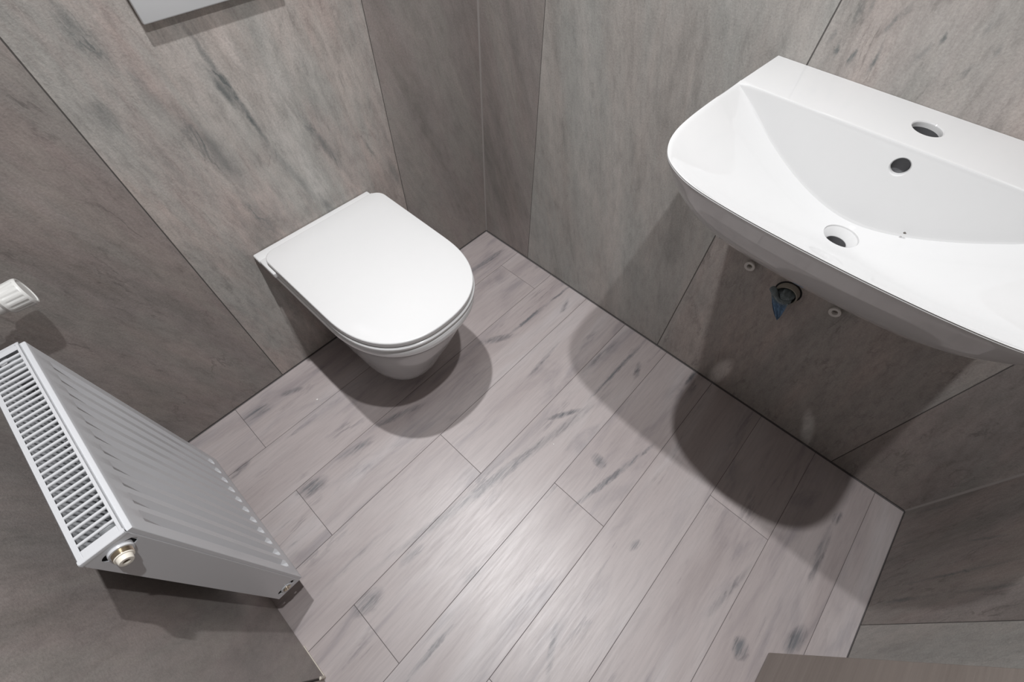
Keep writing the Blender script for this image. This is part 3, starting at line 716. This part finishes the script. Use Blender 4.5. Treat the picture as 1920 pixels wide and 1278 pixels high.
# top port: white boss, nickel bush, cream plug with dark socket
py = RY0
b_ = bmesh.new(); lathe(b_, [(0.0130, -0.004), (0.0134, 0.0035), (0.0128, 0.0048), (0.0100, 0.0050)], (-1.2235, py, 0.671), (0, -1, 0), 36); rel(obj('port_boss', b_, ENAMEL, smooth=35), rad)
bush = bmesh.new(); rr = [(0.0106, 0.004)]
for k in range(5): rr += [(0.0108, 0.0050+k*0.0012), (0.0101, 0.0056+k*0.0012)]
rr += [(0.0106, 0.0112), (0.0096, 0.0118)]
lathe(bush, rr, (-1.2235, py, 0.671), (0, -1, 0), 36); rel(obj('threaded_bush', bush, NICKEL, smooth=35), rad)
b_ = bmesh.new(); lathe(b_, [(0.0103, 0.0115), (0.0103, 0.0128), (0.0084, 0.0130), (0.0080, 0.0185), (0.0074, 0.0195), (0.0042, 0.0196), (0.0040, 0.0160)], (-1.2235, py, 0.671), (0, -1, 0), 30, close=False)
plug = rel(obj('blanking_plug', b_, PLUGW, smooth=35), rad)
b_ = bmesh.new(); lathe(b_, [(0.0041, 0.0150), (0.0041, 0.0166)], (-1.2235, py, 0.671), (0, -1, 0), 16); rel(obj('plug_socket', b_, BROWN), rad)
# lower port: shallow boss and nickel plug
b_ = bmesh.new(); lathe(b_, [(0.0115, -0.003), (0.0118, 0.0012), (0.0112, 0.0020), (0.0085, 0.0022)], (-1.2235, py, 0.176), (0, -1, 0), 36); rel(obj('port_boss', b_, ENAMEL, smooth=35), rad)
b_ = bmesh.new(); lathe(b_, [(0.0080, 0.001), (0.0080, 0.0040), (0.0068, 0.0048), (0.0034, 0.0048), (0.0030, 0.0025)], (-1.2235, py, 0.176), (0, -1, 0), 30); rel(obj('nickel_plug', b_, NICKEL, smooth=35), rad)
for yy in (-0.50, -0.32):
    rel(obj('wall_bracket', box((LX, yy-0.012, 0.20), (RXB, yy+0.012, 0.36), 0.001), ENAMEL_SHADED), rad)

# ------------------------------------------------------------------ thermostatic valve beyond the radiator
vy, vz = -0.092, 0.683
val = empty('radiator_valve', (LX, vy, vz)); tag(val, 'white ribbed thermostatic radiator valve head in the left wall corner, above the radiator', 'valve')
b_ = bmesh.new()
nn = 96; hl = 0.038; xf = -1.163
def head_ring(r, d, flute):
    out = []
    for i in range(nn):
        a = 2*PI*i/nn; q = (i % 6)/6
        rr = r - (0.0014*flute if i % 6 in (0, 1) else 0)
        out.append(Vector((d, vy + rr*math.cos(a), vz + rr*math.sin(a))))
    return out
rings_mesh(b_, [head_ring(0.012, xf-0.0012, 0), head_ring(0.0195, xf-0.0012, 0), head_ring(0.0205, xf, 0), head_ring(0.0228, xf, 0), head_ring(0.0240, xf-0.0015, 0), head_ring(0.0246, xf-0.004, 0), head_ring(0.0246, xf-0.006, 1),
                 head_ring(0.0235, xf-hl+0.010, 1), head_ring(0.0232, xf-hl+0.008, 0), head_ring(0.0225, xf-hl+0.004, 0), head_ring(0.0180, xf-hl, 0), head_ring(0.0170, xf-hl, 0)])
bmesh.ops.recalc_face_normals(b_, faces=b_.faces[:])
rel(obj('dial_head', b_, PLASTIC, smooth=35), val)
b_ = bmesh.new(); lathe(b_, [(0.0165, 0), (0.0165, 0.012), (0.0145, 0.014), (0.0145, 0.022)], (xf-hl+0.002, vy, vz), (-1, 0, 0), 36); rel(obj('collar_nut', b_, PLASTIC, smooth=35), val)
b_ = bmesh.new(); tube(b_, [(xf-hl-0.015, vy, vz), (LX+0.014, vy, vz-0.002), (LX-0.001, vy, vz-0.002)], 0.010, 20); rel(obj('wall_tail', b_, ENAMEL, smooth=50), val)
b_ = bmesh.new(); tube(b_, [(-1.2560, vy, vz-0.004), (-1.2560, vy-0.06, 0.668), (-1.2400, RY1+0.010, 0.660), (-1.2350, RY1+0.002, 0.660)], 0.0075, 20); rel(obj('radiator_tail', b_, ENAMEL, smooth=50), val)

# ------------------------------------------------------------------ small debris
def crumb(x, y, z, s, mat, name, label):
    b_ = bmesh.new(); bmesh.ops.create_icosphere(b_, subdivisions=2, radius=s)
    for v in b_.verts:
        v.co *= 1 + 0.35*noise.noise(v.co*(2.2/s) + Vector((x*50, y*50, 0))); v.co.z *= 0.55
    tag(obj(name, b_, mat, loc=(x, y, z + s*0.45)), label, 'debris')
crumb(-0.918, -0.157, 0, 0.0032, CRUMB, 'plaster_crumb', 'tiny white plaster crumb on the floor left of the toilet by the back wall')
crumb(-0.522, -0.795, 0, 0.0022, CRUMB, 'plaster_crumb', 'tiny white plaster crumb on the floor at the centre of the room')
crumb(-0.168, -1.112, 0.7985, 0.0021, GRIT, 'dark_grit', 'tiny dark speck of dirt lying in the wash basin bowl')
